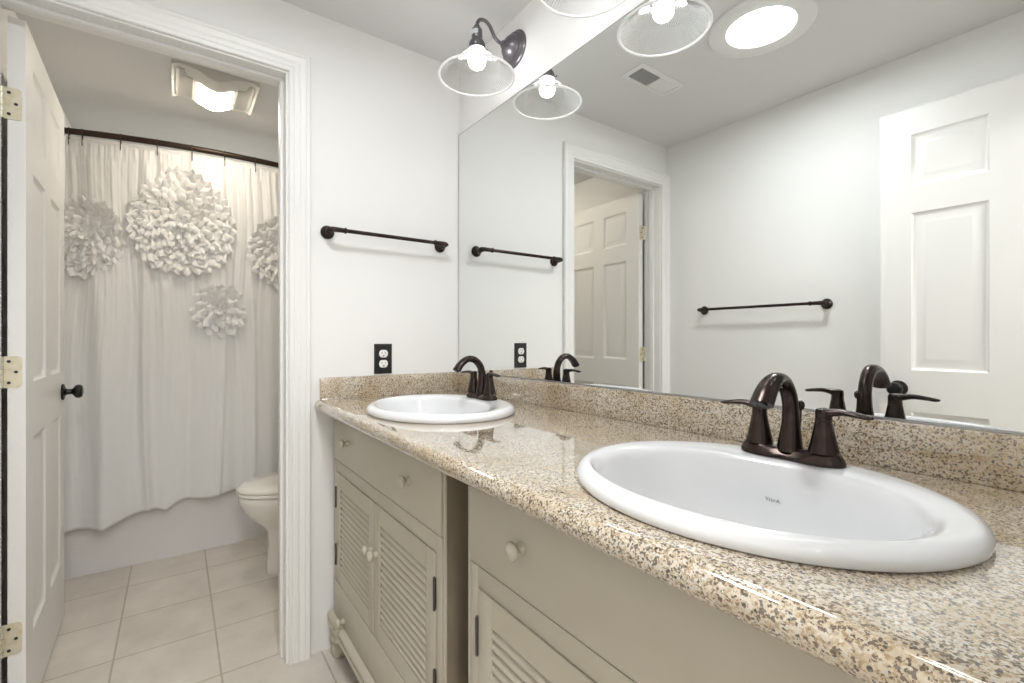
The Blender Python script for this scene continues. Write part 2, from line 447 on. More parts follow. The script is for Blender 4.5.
# ---------------------------------------------------------------- vanity cabinets
CF = -.53       # face of the cabinets
def lin_knob(x, z, y):
    b = MB(); b.lathe([(.0105,0),(.0095,.003),(.0068,.007),(.0066,.010),(.011,.0135),(.0145,.017),(.015,.0205),(.013,.0245),(.007,.0275),(0,.0282)], pos((x,y,z), AX_Y), 28); return b
def cab_hinge(x, z):
    b = MB(); b.lathe([(.0015,-.002),(.0032,.001),(.0032,.071),(.0015,.074)], pos((x, CF-.005, z-.036)), 12)
    b.box(x-.0022, x+.0022, CF-.005, CF+.001, z-.033, z+.033); return b
def make_vanity(x0, x1, label):
    t = thing('vanity_cabinet', label, 'cabinet', ((x0+x1)/2, -.28, 0), 'beige vanity cabinets')
    sw = .040; zt = .864; zb = .105; yb = -.012
    b = MB()
    # carcass: sides, back, bottom
    b.box(x0, x0+.016, CF+.006, yb, zb, zt); b.box(x1-.016, x1, CF+.006, yb, zb, zt)
    b.box(x0+.016, x1-.016, yb-.008, yb, zb, zt); b.box(x0+.016, x1-.016, CF+.02, yb-.008, zb, zb+.016)
    body = obj('carcass', b, M['cabdark'], t)
    b = MB(); e = .010; g = .0028
    for a, c in ((x0, x0+e), (x1-e, x1)): b.box(a, c, CF, CF+.006, zb, zt, .0015)
    b.box(x0+.016, x1-.016, CF, CF+.02, zt-.010, zt)
    for a, c in ((x0+e+g, x0+sw), (x1-sw, x1-e-g)): b.box(a, c, CF-.001, CF+.018, .274, .697, .0015)
    b.box(x0+sw-.002, x1-sw+.002, CF-.001, CF+.018, .658, .697, .0015)
    b.box(x0+e, x1-e, CF, CF+.006, zb, .142)
    obj('face_frame', b, M['cab'], t)
    obj('dark_recess', MB().box(x0+.016, x1-.016, CF+.0145, CF+.0195, zb+.01, zt-.005), M['glaze'], t)['label'] = 'dark gaps round the drawers and doors'
    def front(name, a, c, z0, z1):
        b = MB(); b.box(a, c, CF-.004, CF+.013, z0, z1, .0025)
        return obj(name, b, M['cab'], t)
    cx = (x0+x1)/2
    dr = front('drawer', x0+e+g, x1-e-g, .7005, .851)
    for s in (-1, 1): obj('knob', lin_knob(cx+s*.25, .782, CF-.004), M['cab'], dr, smooth=60)
    dr2 = front('drawer', x0+e+g, x1-e-g, .145, .271)
    obj('knob', lin_knob(cx-.295, .172, CF-.004), M['cab'], dr2, smooth=60); obj('knob', lin_knob(cx+.295, .172, CF-.004), M['cab'], dr2, smooth=60)
    for s in (-1, 1):
        a, c = (x0+sw+.0025, cx-.0015) if s < 0 else (cx+.0015, x1-sw-.0025)
        z0, z1 = .2745, .6555; st = .045; b = MB()
        for p, q in ((a, a+st), (c-st, c)): b.box(p, q, CF-.003, CF+.013, z0, z1, .002)
        b.box(a+st, c-st, CF-.0025, CF+.0125, z1-.052, z1); b.box(a+st, c-st, CF-.0025, CF+.0125, z0, z0+.052)
        dd = obj('door', b, M['cab'], t)
        b = MB(); n = 14; zz0, zz1 = z0+.053, z1-.053; p = (zz1-zz0)/n
        ca, sa = math.cos(R(48)), math.sin(R(48))
        for k in range(n):
            zc = zz0+(k+.5)*p
            poly = []
            for m in range(10):
                a_ = 2*math.pi*m/10; u, v = .0100*math.cos(a_), .0034*math.sin(a_)
                poly.append((CF+.0045+u*ca-v*sa, zc+u*sa+v*ca))
            b.prism_x(poly, a+st-.002, c-st+.002)
        obj('louver_slats', b, M['cab'], dd, smooth=60)
        obj('knob', lin_knob((c-.021) if s < 0 else (a+.021), .515, CF-.003), M['cab'], dd, smooth=60)
        hx = a-.001 if s < 0 else c+.001
        for hz in (.567, .365): obj('hinge', cab_hinge(hx, hz), M['hinge'], dd)['label'] = 'dark pewter butt hinge'
    # reeded base moulding
    b = MB(); poly = [(CF+.01,.095),(CF-.002,.095)]
    for c0 in (.1085, .1335):
        for k in range(9):
            a = -math.pi/2 + math.pi*k/8
            poly.append((CF-.008-.014*math.cos(a), c0+.0125*math.sin(a)))
    poly += [(CF-.002,.148),(CF+.01,.148)]
    b.prism_x(poly, x0-.006, x1+.006)
    for xx in (x0+.125, x1-.125): b.prism_x([(y-.004 if y < CF else y, z) for y, z in poly], xx-.010, xx+.010)
    obj('base_molding', b, M['cab'], t, smooth=50)
    for xx in (x0+.035, x1-.035):
        for yy in (CF+.012, yb-.06):
            b = MB(); b.lathe([(.018,0),(.024,.004),(.028,.016),(.030,.030),(.024,.042),(.019,.048),(.030,.056),(.034,.068),(.032,.082),(.026,.092),(.026,.105)], pos((xx,yy,0)), 24)
            obj('foot', b, M['cab'], t)
    return t
make_vanity(.022, .882, 'beige louvered vanity cabinet under the far sink, beside the doorway wall')
make_vanity(.978, 1.836, 'beige louvered vanity cabinet under the near sink')

# ---------------------------------------------------------------- countertop with bullnose edge and sink cut-outs
ZC = .907; SX = (.478, 1.418); SY = -.335; SA, SB = .255, .213
def counter():
    N = 64
    prof = [(-.02,.868),(-.02,ZC)]
    edge = [(-.545,.868)]
    # ogee-like full bullnose
    pr = []
    for k in range(13):
        a = R(-90 + 180*k/12)
        pr.append((-.572-.020*math.cos(a), .8875+.0195*math.sin(a)))
    x0, x1 = .0005, LX-.0005
    b = MB()
    outer_y0, outer_y1 = -.572, -.001
    # top with holes
    def plane(z, flip):
        vs = [b.v(x0,outer_y0,z), b.v(x1,outer_y0,z), b.v(x1,outer_y1,z), b.v(x0,outer_y1,z)]
        es = [b.bm.edges.new((vs[i], vs[(i+1)%4])) for i in range(4)]
        rings = []
        for cx in SX:
            ring = [b.v(cx+(SA-.022)*math.cos(2*math.pi*i/N), SY+(SB-.022)*math.sin(2*math.pi*i/N), z) for i in range(N)]
            es += [b.bm.edges.new((ring[i], ring[(i+1)%N])) for i in range(N)]
            rings.append(ring)
        bmesh.ops.triangle_fill(b.bm, use_beauty=True, use_dissolve=False, edges=es)
        return vs, rings
    tv, tr = plane(ZC, False); bv, br = plane(.868, True)
    for a, c in zip(tr, br):
        for i in range(N): b.face([a[i], a[(i+1)%N], c[(i+1)%N], c[i]])
    for i in (1,2,3): b.face([tv[i], tv[(i+1)%4], bv[(i+1)%4], bv[i]])
    pr = pr[1:-1]
    rows = [[bv[0]] + [b.v(x0,y,z) for y,z in pr] + [tv[0]], [bv[1]] + [b.v(x1,y,z) for y,z in pr] + [tv[1]]]
    for i in range(len(rows[0])-1): b.face([rows[0][i], rows[0][i+1], rows[1][i+1], rows[1][i]])
    b.face(rows[0]); b.face(list(reversed(rows[1])))
    return b
ct = obj('vanity_countertop', counter(), M['granite'], smooth=30)
tag(ct, 'long beige speckled granite countertop resting on both vanity cabinets', 'countertop')
obj('backsplash', MB().box(.0205, LX-.0005, -.0205, -.0005, ZC, .9865, .002), M['granite'], ct)['label'] = 'long granite backsplash under the mirror'
obj('side_splash', MB().box(.0005, .0205, -.575, -.0005, ZC, .9865, .002), M['granite'], ct)['label'] = 'short granite splash against the left wall'

# ---------------------------------------------------------------- oval drop-in sinks
def make_sink(cx, label):
    t = thing('oval_sink', label, 'sink', (cx, SY, ZC), 'white oval drop-in sinks')
    N = 96; b = MB(); loops = []
    def ring(a, c, z, oy=0, n=2.0):
        lp = []
        for i in range(N):
            th = 2*math.pi*i/N; ct_, st_ = math.cos(th), math.sin(th)
            lp.append((cx + a*math.copysign(abs(ct_)**(2/n), ct_), SY+oy+c*math.copysign(abs(st_)**(2/n), st_), ZC+z))
        return lp
    A, B = SA, SB
    loops.append(ring(A-.024, B-.024, .0005)); loops.append(ring(A-.003, B-.003, .0005)); loops.append(ring(A, B, .003))
    for k in range(1, 8):
        a = R(90*k/7)
        loops.append(ring(A+.001-.020*(1-math.cos(a)), B+.001-.020*(1-math.cos(a)), .006+.017*math.sin(a)))
    # flat ledge dipping gently into the bowl; the bowl is set toward the front
    aI, bI, oI = .213, .152, -.028
    for f, z in ((.12,.0232),(.5,.0225),(.85,.0205)):
        loops.append(ring((A-.019)*(1-f)+aI*f, (B-.019)*(1-f)+bI*f, z, oI*f, 2+.2*f))
    for sc_, z in ((1,.0175),(.982,.012),(.965,.002),(.93,-.025),(.89,-.052),(.82,-.082),(.70,-.108),(.54,-.126),(.35,-.137),(.17,-.142),(.095,-.144)):
        loops.append(ring(aI*sc_, bI*sc_, z, oI+.01*(1-sc_), 2.2 if sc_ > .5 else 2.0))
    b.loft(loops, False, False)
    # underside of the bowl
    lo = [ring(A-.024, B-.024, .0005), ring(aI+.018, bI+.018, -.004, oI)]
    for sc_, z in ((.96,-.06),(.86,-.10),(.70,-.128),(.4,-.152),(.12,-.158)): lo.append(ring((aI+.012)*sc_, (bI+.012)*sc_, z, oI))
    b.loft(lo, False, True)
    obj('basin', b, M['porcelain'], t, smooth=60)
    b = MB(); c = pos((cx, SY-.021, ZC-.1445))
    b.lathe([(.0305,-.002),(.0305,.002),(.027,.004),(.021,.002),(.018,.0015)], c, 32, True, False)
    b.lathe([(.017,.001),(.0165,.006),(.011,.008),(0,.0085)], c, 24, True, True)
    obj('drain', b, M['bronze'], t)
    return t, (aI, bI, oI)
s1, _ = make_sink(SX[0], 'white oval drop-in sink at the far end, beside the doorway wall')
s2, (aI_, bI_, oI_) = make_sink(SX[1], 'large white oval drop-in sink nearest the viewer, with small grey lettering in its bowl')
# maker's lettering on the back wall of the near bowl
def text_mesh(body, size):
    cu = bpy.data.curves.new('lettering', 'FONT'); cu.body = body; cu.size = size; cu.align_x = 'CENTER'; cu.extrude = .00025; cu.space_character = 1.25
    o = bpy.data.objects.new('lettering', cu); COL.objects.link(o)
    me = bpy.data.meshes.new_from_object(o.evaluated_get(bpy.context.evaluated_depsgraph_get()))
    bpy.data.objects.remove(o); bpy.data.curves.remove(cu)
    return me
def put_text(body, size, m, parent, origin, mtx, name='lettering'):
    me = text_mesh(body, size); me.transform(mtx); me.transform(Matrix.Translation(Vector(origin)-world_origin(parent)))
    me.materials.clear(); me.materials.append(m)
    o = bpy.data.objects.new(name, me); COL.objects.link(o); o.parent = parent; return o

# ---------------------------------------------------------------- faucets
ZD = ZC + .0222
def make_faucet(cx, cy, label):
    t = thing('bathroom_faucet', label, 'faucet', (cx, cy, ZD), 'two-handle bronze faucets')
    # base plate: stadium, pinched at the waist
    b = MB(); N = 72; loops = []
    def stad(grow, z, pinch=.006):
        lp = []
        for i in range(N):
            th = 2*math.pi*i/N; x = .080*math.cos(th); s = math.sin(th)
            yw = .027*math.copysign(abs(s)**.55, s)
            x = (.080+grow)*math.copysign(abs(math.cos(th))**.75, math.cos(th))
            yw = (.027+grow)*math.copysign(abs(s)**.75, s) * (1 - pinch/.027*math.exp(-(x/.03)**2))
            lp.append((cx+x, cy+yw, ZD+z+(.006*smoothstep(.02,.05,abs(x)) if z > .008 else 0)))
        return lp
    for g, z in ((-.001,0),(.001,.001),(.001,.006),(-.003,.0085),(-.006,.014),(-.010,.0165)): loops.append(stad(g, z))
    b.loft(loops); obj('base_plate', b, M['bronze'], t, smooth=50)
    for s in (-1, 1):
        hx = cx+s*.051
        b = MB(); b.lathe([(.0222,.019),(.0216,.023),(.0188,.034),(.0155,.050),(.0127,.066),(.0118,.069),(.0122,.070),(.0122,.073),(.0117,.074)], pos((hx,cy,ZD)), 32)
        col = obj('handle_column', b, M['bronze'], t)
        b = MB(); b.lathe([(.0118,.0745),(.0120,.076),(.0119,.084),(.0105,.0885),(.005,.0905),(0,.0907)], pos((hx,cy,ZD)), 28)
        pts = catmull([(hx-s*.006,cy,ZD+.0815),(hx+s*.010,cy-.001,ZD+.084),(hx+s*.028,cy-.003,ZD+.0865),(hx+s*.047,cy-.005,ZD+.085),(hx+s*.061,cy-.006,ZD+.083),(hx+s*.068,cy-.006,ZD+.083)], 5)
        rad = interp([(.0095,.0075),(.010,.0068),(.0082,.0050),(.0098,.0042),(.0098,.0036),(.003,.0018)], 5)
        b.tube(pts, rad, 18)
        obj('lever_handle', b, M['bronze'], t, smooth=50)
    pts = catmull([(cx,cy,ZD+.012),(cx,cy+.001,ZD+.03),(cx,cy+.003,ZD+.058),(cx,cy+.002,ZD+.088),(cx,cy-.008,ZD+.114),(cx,cy-.028,ZD+.132),(cx,cy-.053,ZD+.135),(cx,cy-.078,ZD+.121),(cx,cy-.097,ZD+.098)], 6)
    rad = interp([(.0215,.0205),(.0185,.0180),(.0145,.0142),(.0125,.0125),(.0118,.0125),(.0112,.0135),(.0108,.0155),(.0108,.0175),(.0112,.0190)], 6)
    b = MB(); b.tube(pts, rad, 24, hint=(1,0,0))
    obj('spout', b, M['bronze'], t, smooth=50)
    p = pts[-1]; d = (pts[-1]-pts[-2]).normalized()
    b = MB(); q = Vector((0,0,1)).rotation_difference(d).to_matrix().to_4x4()
    b.lathe([(.0092,-.003),(.0092,.0022),(.0080,.0025),(.0070,.0012)], pos(p, q), 22); obj('aerator', b, M['black'], t)
    b = MB(); b.lathe([(.0028,.01),(.0028,.078),(.0055,.080),(.0072,.086),(.006,.092),(.002,.095),(0,.0952)], pos((cx,cy+.030,ZD), Matrix.Rotation(R(-6),4,'X')), 16)
    obj('lift_rod', b, M['bronze'], t)
    for ch in t.children: ch.scale = (.97, .97, .97)
    return t
f1 = make_faucet(.455, -.173, 'dark bronze two-handle faucet behind the far sink')
f2 = make_faucet(1.413, -.173, 'dark bronze two-handle faucet behind the near sink')

# ---------------------------------------------------------------- wall mirror
MZ0, MZ1 = .989, 2.002
b = MB(); b.mi = 1; b.box(.004, LX-.004, -.0065, -.0005, MZ0, MZ1)
b.mi = 0
b.face([b.v(.0055,-.0068,MZ0), b.v(LX-.0055,-.0068,MZ0), b.v(LX-.0055,-.0068,MZ1-.002), b.v(.0055,-.0068,MZ1-.002)])
mi = obj('wall_mirror', b, [M['mirror'], M['mirroredge']])
tag(mi, 'huge frameless wall mirror above the granite backsplash', 'mirror')
b = MB(); b.prism_x([(-.0005,.9871),(-.0105,.9871),(-.0105,.9905),(-.009,.9905),(-.009,.989),(-.0005,.989)], .0205, LX-.001)
obj('bottom_channel', b, M['steel'], mi)['label'] = 'thin grey metal channel along the bottom edge'

# ---------------------------------------------------------------- sconces
SZ = 2.168
def make_sconce(x, label):
    t = thing('wall_sconce', label, 'wall lamp', (x, 0, SZ), 'ribbed glass wall sconces')
    b = MB(); b.lathe([(.064,.0005),(.064,.005),(.060,.009),(.057,.010),(.055,.015),(.051,.020),(.046,.021),(.044,.026),(.034,.038),(.022,.046),(.014,.050),(.012,.058)], pos((x,0,SZ), AX_Y), 44)
    obj('backplate', b, M['sconce'], t)
    pts = catmull([(x,-.048,SZ),(x,-.070,SZ+.001),(x,-.088,SZ+.010),(x,-.101,SZ+.028),(x,-.112,SZ+.044),(x,-.130,SZ+.053),(x,-.150,SZ+.048),(x,-.160,SZ+.034),(x,-.162,SZ+.018)], 6)
    b = MB(); b.tube(pts, .0062, 14, hint=(1,0,0)); obj('gooseneck_arm', b, M['sconce'], t, smooth=60)
    b = MB(); c = pos((x,-.162,SZ))
    b.lathe([(.008,.024),(.010,.022),(.010,.016),(.016,.012),(.0185,.006),(.0185,-.020),(.0175,-.022),(.019,-.026),(.026,-.034),(.0285,-.046),(.0285,-.058),(.026,-.059)], c, 28)
    so = obj('socket', b, M['sconce'], t)
    for a in (R(200), R(320), R(80)):
        b = MB(); q = Matrix.Rotation(a,4,'Z') @ Matrix.Rotation(R(90),4,'Y')
        b.lathe([(.0018,.026),(.0018,.033),(.0045,.034),(.0045,.038),(.002,.039)], pos((x,-.162,SZ-.052), q), 10)
        obj('thumb_screw', b, M['sconce'], so)
    b = MB(); rows = []
    for z in (-.012, .004):
        rows.append([(x+.0189*math.cos(R(d)), -.162+.0189*math.sin(R(d)), SZ+z) for d in range(-110, -19, 10)])
    b.loft(rows, False, False, closed=False); obj('sticker', b, M['sticker'], so)
    # ribbed shallow cone
    b = MB(); N = 240; loops = []
    for r, z in ((.0275,-.057),(.0275,-.066),(.031,-.072),(.044,-.081),(.062,-.096),(.082,-.113),(.104,-.132),(.126,-.149)):
        am = .0011*smoothstep(.03,.06,r)
        loops.append([(x+(r+am*math.cos(80*2*math.pi*i/N)*.4)*math.cos(2*math.pi*i/N), -.162+(r+am*math.cos(80*2*math.pi*i/N)*.4)*math.sin(2*math.pi*i/N), SZ+z+am*math.cos(80*2*math.pi*i/N)) for i in range(N)])
    b.loft(loops, False, False); sh = obj('glass_shade', b, M['glass'], t, smooth=80)
    b = MB(); c = (x,-.162,SZ)
    loops = []
    for k in range(13):
        a = 2*math.pi*k/12
        r, z = .1270+.0042*math.cos(a), -.150+.0036*math.sin(a)
        loops.append([(x+r*math.cos(2*math.pi*i/72), -.162+r*math.sin(2*math.pi*i/72), SZ+z) for i in range(72)])
    b.loft(loops, False, False); obj('shade_rim', b, M['rim'], sh)['label'] = 'bright rolled glass rim'
    b = MB(); b.lathe([(.0285,-.0585),(.0295,-.061),(.0285,-.070),(.026,-.070),(.026,-.0585)], pos(c), 36); obj('shade_fitter', b, M['rim'], sh)
    b = MB(); b.lathe([(.013,-.060),(.014,-.070),(.021,-.079),(.027,-.088),(.0295,-.098),(.0280,-.108),(.022,-.117),(.012,-.1225),(0,-.124)], pos(c), 32)
    obj('bulb', b, M['bulb'], t)['label'] = 'glowing frosted bulb'
    return t
make_sconce(.409, 'bronze gooseneck wall sconce nearest the doorway wall, with a sticker on its socket')
make_sconce(.93, 'ribbed glass wall sconce cut off by the top edge of the picture')
make_sconce(1.45, 'ribbed glass wall sconce over the near sink, beyond the top edge of the picture')

# ---------------------------------------------------------------- towel bars
def towel_bar(L, label, loc, rotz):
    """local: wall at y=0, bar along x centred, stands out to -y"""
    t = thing('towel_bar', label, 'towel bar', loc, 'bronze towel bars', rotz)
    for s in (-1, 1):
        x = s*L/2
        b = MB(); b.lathe([(.024,.0005),(.0245,.004),(.022,.008),(.015,.012),(.0115,.020),(.0105,.032),(.0115,.040)], Matrix.Translation((x,0,0)) @ AX_Y, 28)
        pts = catmull([(x,-.026,0),(x,-.042,.001),(x-s*.004,-.053,.002),(x-s*.018,-.058,.002),(x-s*.045,-.058,.002)], 5)
        b.tube(pts, interp([.0105,.0105,.0105,.0092,.0085], 5), 18)
        po = obj('post', b, M['bronze'], t, local=True, smooth=60)
        b = MB(); b.lathe([(.0085,0),(.0108,.001),(.0108,.006),(.0095,.007)], Matrix.Translation((x-s*.045,-.058,.002)) @ Matrix.Rotation(R(-90*s),4,'Y'), 20)
        obj('bar_collar', b, M['bronze'], po, local=True); b = MB()
        b.lathe([(.0100,0),(.0105,.004),(.0075,.010),(.003,.0145),(0,.015)], Matrix.Translation((x-s*.000,-.050,.002)) @ Matrix.Rotation(R(90*s),4,'Y'), 20)
        obj('finial', b, M['bronze'], po, local=True)
    b = MB(); b.tube([(-L/2+.04,-.058,.002),(L/2-.04,-.058,.002)], .0072, 18); obj('bar', b, M['bronze'], t, local=True)
    return t
towel_bar(.452, 'short dark bronze towel bar on the wall between doorway and mirror', (0, -.322, 1.512), R(90))
towel_bar(.615, 'long dark bronze towel bar on the wall facing the mirror, seen as a reflection', (.558, WY, 1.288), R(180))

# ---------------------------------------------------------------- electrical outlet
t = thing('electrical_outlet', 'black wall plate with two white receptacles above the side splash', 'outlet', (0, -.340, 1.049))
oy, oz = -.340, 1.049
b = MB(); lp = []
for ins, d in ((0,0),(0,.003),(.004,.006)):
    lp.append([(d, oy-.035+ins, oz-.058+ins),(d, oy+.035-ins, oz-.058+ins),(d, oy+.035-ins, oz+.058-ins),(d, oy-.035+ins, oz+.058-ins)])
b.loft(lp); b.box(.0055,.0068,oy-.022,oy+.022,oz-.046,oz-.0445)
b.lathe([(.003,0),(.003,.0008)], pos((.006,oy,oz), Matrix.Rotation(R(90),4,'Y')), 12)
obj('cover_plate', b, M['black'], t)
for s in (-1, 1):
    zc = oz+s*.0195; b = MB(); poly = []
    for k in range(40):
        a = 2*math.pi*k/40; y, z = .0172*math.cos(a), .0172*math.sin(a)
        poly.append((oy+y, zc+max(-.0145,min(.0145,z))))
    b.loft([[(.006,p,q) for p,q in poly],[(.0078,p,q) for p,q in poly],[(.0084,oy+(p-oy)*.95,zc+(q-zc)*.95) for p,q in poly]])
    rc = obj('receptacle', b, M['outlet'], t); rc['label'] = 'white two-pole receptacle with ground hole'
    b = MB(); b.box(.0083,.0088,oy-.0075,oy-.0055,zc+.000,zc+.0085); b.box(.0083,.0088,oy+.0055,oy+.0075,zc+.001,zc+.0075)
    b.lathe([(.0026,0),(.0026,.0005)], pos((.0083,oy,zc-.0075), Matrix.Rotation(R(90),4,'Y')), 14)
    obj('slots', b, M['slot'], rc)

# ---------------------------------------------------------------- ceiling fittings in the vanity room
t = thing('tubular_skylight', 'round daylight skylight lens in a wide white ring, seen in the mirror', 'skylight', (.895, -.79, H))
b = MB(); b.lathe([(.182,-.0005),(.182,-.004),(.177,-.010),(.166,-.012),(.150,-.0105),(.125,-.0085),(.117,-.0075),(.1155,-.0005)], pos((.895,-.79,H)), 64); obj('trim_ring', b, M['vent'], t)
b = MB(); b.lathe([(.1152,-.0008),(.10,-.0014),(.07,-.0018),(0,-.002)], pos((.895,-.79,H)), 48); obj('lens', b, M['tunnel'], t)['label'] = 'glowing white daylight lens'

t = thing('ceiling_vent', 'small rectangular two-way air register in the ceiling, seen in the mirror', 'vent', (.432, -.765, H))
vx, vy = .432, -.765
b = MB(); hx, hy = .062, .150
lp = []
for gx, d in ((0,-.0005),(0,-.003),(-.006,-.007)): lp.append([(vx+sx*(hx+gx), vy+sy*(hy+gx), H+d) for sx, sy in ((-1,-1),(1,-1),(1,1),(-1,1))])
for gx, d in ((-.022,-.007),(-.024,-.001)): lp.append([(vx+sx*(hx+gx), vy+sy*(hy+gx), H+d) for sx, sy in ((-1,-1),(1,-1),(1,1),(-1,1))])
b.loft(lp); obj('register_frame', b, M['vent'], t)
for s, name in ((1,'vane'),(-1,'vane')):
    b = MB()
    n = 9
    for k in range(n):
        yc = vy + s*(.005+.118*(k+.5)/n)
        ang = R(55 if s > 0 else -20)
        dy, dz = .0075*math.cos(ang), .0075*math.sin(ang)*.7
        b.loft([[(xx, yc-dy, H-.0065-dz*0.3),(xx, yc+dy, H-.0035+dz*.0-.001),(xx, yc+dy, H-.003),(xx, yc-dy, H-.0055)] for xx in (vx-.039, vx+.039)])
    obj('louver', b, M['ventdark'] if s > 0 else M['vent'], t)['label'] = 'open grey louvers' if s > 0 else 'closed white louvers'

# ---------------------------------------------------------------- exhaust fan with lamp, toilet room
fx0, fx1, fy0, fy1 = -.955, -.628, -1.010, -.684
t = thing('exhaust_fan', 'square white ceiling exhaust fan with a curved glowing lens in the toilet room', 'fan', ((fx0+fx1)/2, (fy0+fy1)/2, H))
def fan_z(u):
    """profile across y, u in 0..1: the lens bulges down, the wings are dished"""
    c = math.exp(-((u-.5)/.19)**2)
    return -.012 - .034*c - .010*(smoothstep(.08,0,u)+smoothstep(.92,1,u))
b = MB(); n = 40; lo = []
for i in range(n+1):
    u = i/n; y = fy0+(fy1-fy0)*u; z = fan_z(u)
    lo.append([(fx0,y,H-.0005),(fx0,y,H+z+.002),(fx0+.006,y,H+z),(fx1-.006,y,H+z),(fx1,y,H+z+.002),(fx1,y,H-.0005)])
b.loft(lo); obj('fan_cover', b, M['fan'], t, smooth=50)
xa, xb = fx0+.020, fx0+.215
b = MB(); lo = []
for i in range(17):
    u = .285+.43*i/16; y = fy0+(fy1-fy0)*u; z = fan_z(u)-.0035
    lo.append([(xa,y,H+z+.003),(xa,y,H+z),(xb,y,H+z),(xb,y,H+z+.003)])
b.loft(lo); obj('lamp_lens', b, M['fanlens'], t, smooth=50)['label'] = 'glowing warm curved lens'
for u0, u1 in ((.045,.235),(.765,.955)):
    b = MB(); lo = []
    for i in range(9):
        u = u0+(u1-u0)*i/8; y = fy0+(fy1-fy0)*u; z = fan_z(u)-.0035
        e = .06 if (u0 < .5) == (i > 4) else 0
        lo.append([(fx0+.025,y,H+z+.001),(fx0+.025,y,H+z),(fx1-.03-e,y,H+z),(fx1-.03-e,y,H+z+.001)])
    b.loft(lo)
    obj('grille', b, M['grille'], t, smooth=50)['label'] = 'grey air grille'

t = thing('added_tub_light', 'unseen round fill light added over the bathtub, hidden above the curtain', 'ceiling light', (-1.85, -.73, H))  # added fill light; backlights the curtain, lens kept out of view
b = MB(); b.lathe([(.085,-.0005),(.085,-.004),(.078,-.007),(.066,-.005),(.066,-.0005)], pos((-1.85,-.73,H)), 40); obj('trim_ring', b, M['vent'], t)
b = MB(); b.lathe([(.0655,-.002),(.04,-.0035),(0,-.004)], pos((-1.85,-.73,H)), 36); obj('lens', b, M['tubfill'], t)
# ---------------------------------------------------------------- bathtub
b = MB()
tx0, tx1, ty0, ty1, tz = BX+.0005, -1.222, WY+.0005, -.0005, .385
def rrect(x0,x1,y0,y1,r,z,n=6):
    lp = []
    for cx, cy, a0 in ((x1-r,y0+r,-90),(x1-r,y1-r,0),(x0+r,y1-r,90),(x0+r,y0+r,180)):
        for k in range(n+1):
            a = R(a0+90*k/n); lp.append((cx+r*math.cos(a), cy+r*math.sin(a), z))
    return lp
loops = [rrect(tx0,tx1,ty0,ty1,.004,0), rrect(tx0,tx1,ty0,ty1,.004,tz-.03), rrect(tx0,tx1+.006,ty0,ty1,.008,tz-.022), rrect(tx0,tx1+.006,ty0,ty1,.008,tz-.008), rrect(tx0,tx1,ty0,ty1,.008,tz),
         rrect(tx0+.05,tx1-.06,ty0+.07,ty1-.07,.10,tz), rrect(tx0+.06,tx1-.07,ty0+.08,ty1-.08,.11,tz-.015), rrect(tx0+.10,tx1-.11,ty0+.12,ty1-.16,.13,.12), rrect(tx0+.14,tx1-.15,ty0+.17,ty1-.22,.12,.07), rrect(tx0+.2,tx1-.21,ty0+.25,ty1-.3,.1,.06)]
b.loft(loops, True, True)
tag(obj('bathtub', b, M['tub'], loc=((tx0+tx1)/2, (ty0+ty1)/2, 0), smooth=40), 'white bathtub with a plain apron behind the shower curtain', 'bathtub')

# ---------------------------------------------------------------- curtain rod, rings, shower curtain
def rod_x(y): return -1.315 + .125*(1-((y+.73)/.73)**2)
ROD_Z = 2.126
t = thing('shower_curtain_rod', 'bowed dark bronze shower curtain rod above the tub', 'curtain rod', (-1.25, -.73, ROD_Z))
pts = [(rod_x(WY+.004+(1.452)*i/40), WY+.004+1.452*i/40, ROD_Z) for i in range(41)]
b = MB(); b.tube(pts, .0150, 18); obj('rod', b, M['rod'], t, smooth=60)
for yy, s in ((WY+.0005, 1), (-.0005, -1)):
    b = MB(); b.lathe([(.030,0),(.030,.005),(.024,.009),(.020,.014),(.0185,.030)], pos((rod_x(yy),yy,ROD_Z), Matrix.Rotation(R(-90*s),4,'X')), 24); obj('flange', b, M['rod'], t)

def nz(a, f, seed=0):
    return math.sin(a*f+seed) * .5 + math.sin(a*f*1.73+seed*2.1+1.3)*.3 + math.sin(a*f*2.91+seed*.7+.4)*.2
ZTOP = 2.090
def hem(y):
    return .232 + .060*smoothstep(-1.30,-1.02,y) - .030*math.exp(-((y+1.03)/.035)**2) + .014*smoothstep(-.98,-.6,y) + .006*math.sin(y*31)
def fold(y, z):
    g = smoothstep(.5, 2.0, z)                      # gathers are tight at the top
    low = 1-g
    big = .020*nz(y, 15, 1.1) + .010*nz(y, 31, 2.0)
    for c, wd, am in ((-1.105,.016,.022),(-.985,.03,-.016),(-1.30,.03,.022),(-.80,.012,.012),(-.66,.013,.013),(-.40,.03,.02)):
        c2 = c + .02*math.sin(z*1.7+c*9)
        big += am*math.exp(-((y-c2)/wd)**2)
    yy = y + .012*math.sin(z*5.3+y*7)
    fine = .0040*nz(yy, 62, 3.0+.5*math.sin(z*2)) + .0032*nz(yy, 133+9*math.sin(y*3), z*1.6) + .0015*nz(yy+z*.35, 88, 1.0)
    return big*(1-.35*g) + fine*(.16+.95*g)
def base_x(y, z):
    k = smoothstep(2.0, .7, z)
    return rod_x(y)*(1-k) + max(rod_x(y), -1.176)*k + .006
def curtain_x(y, z):
    pin = smoothstep(ZTOP+.001, 1.95, z)
    x = base_x(y, z) + fold(y, z)*(.35+.65*pin)
    if z > 2.0: x += .004*nz(y, 190, 2.0)*smoothstep(2.0,2.03,z)
    return x + .004*math.exp(-((z-1.998)/.008)**2)*-1
NY, NZ = 460, 120
CY0, CY1 = -1.425, -.03
b = MB(); grid = []
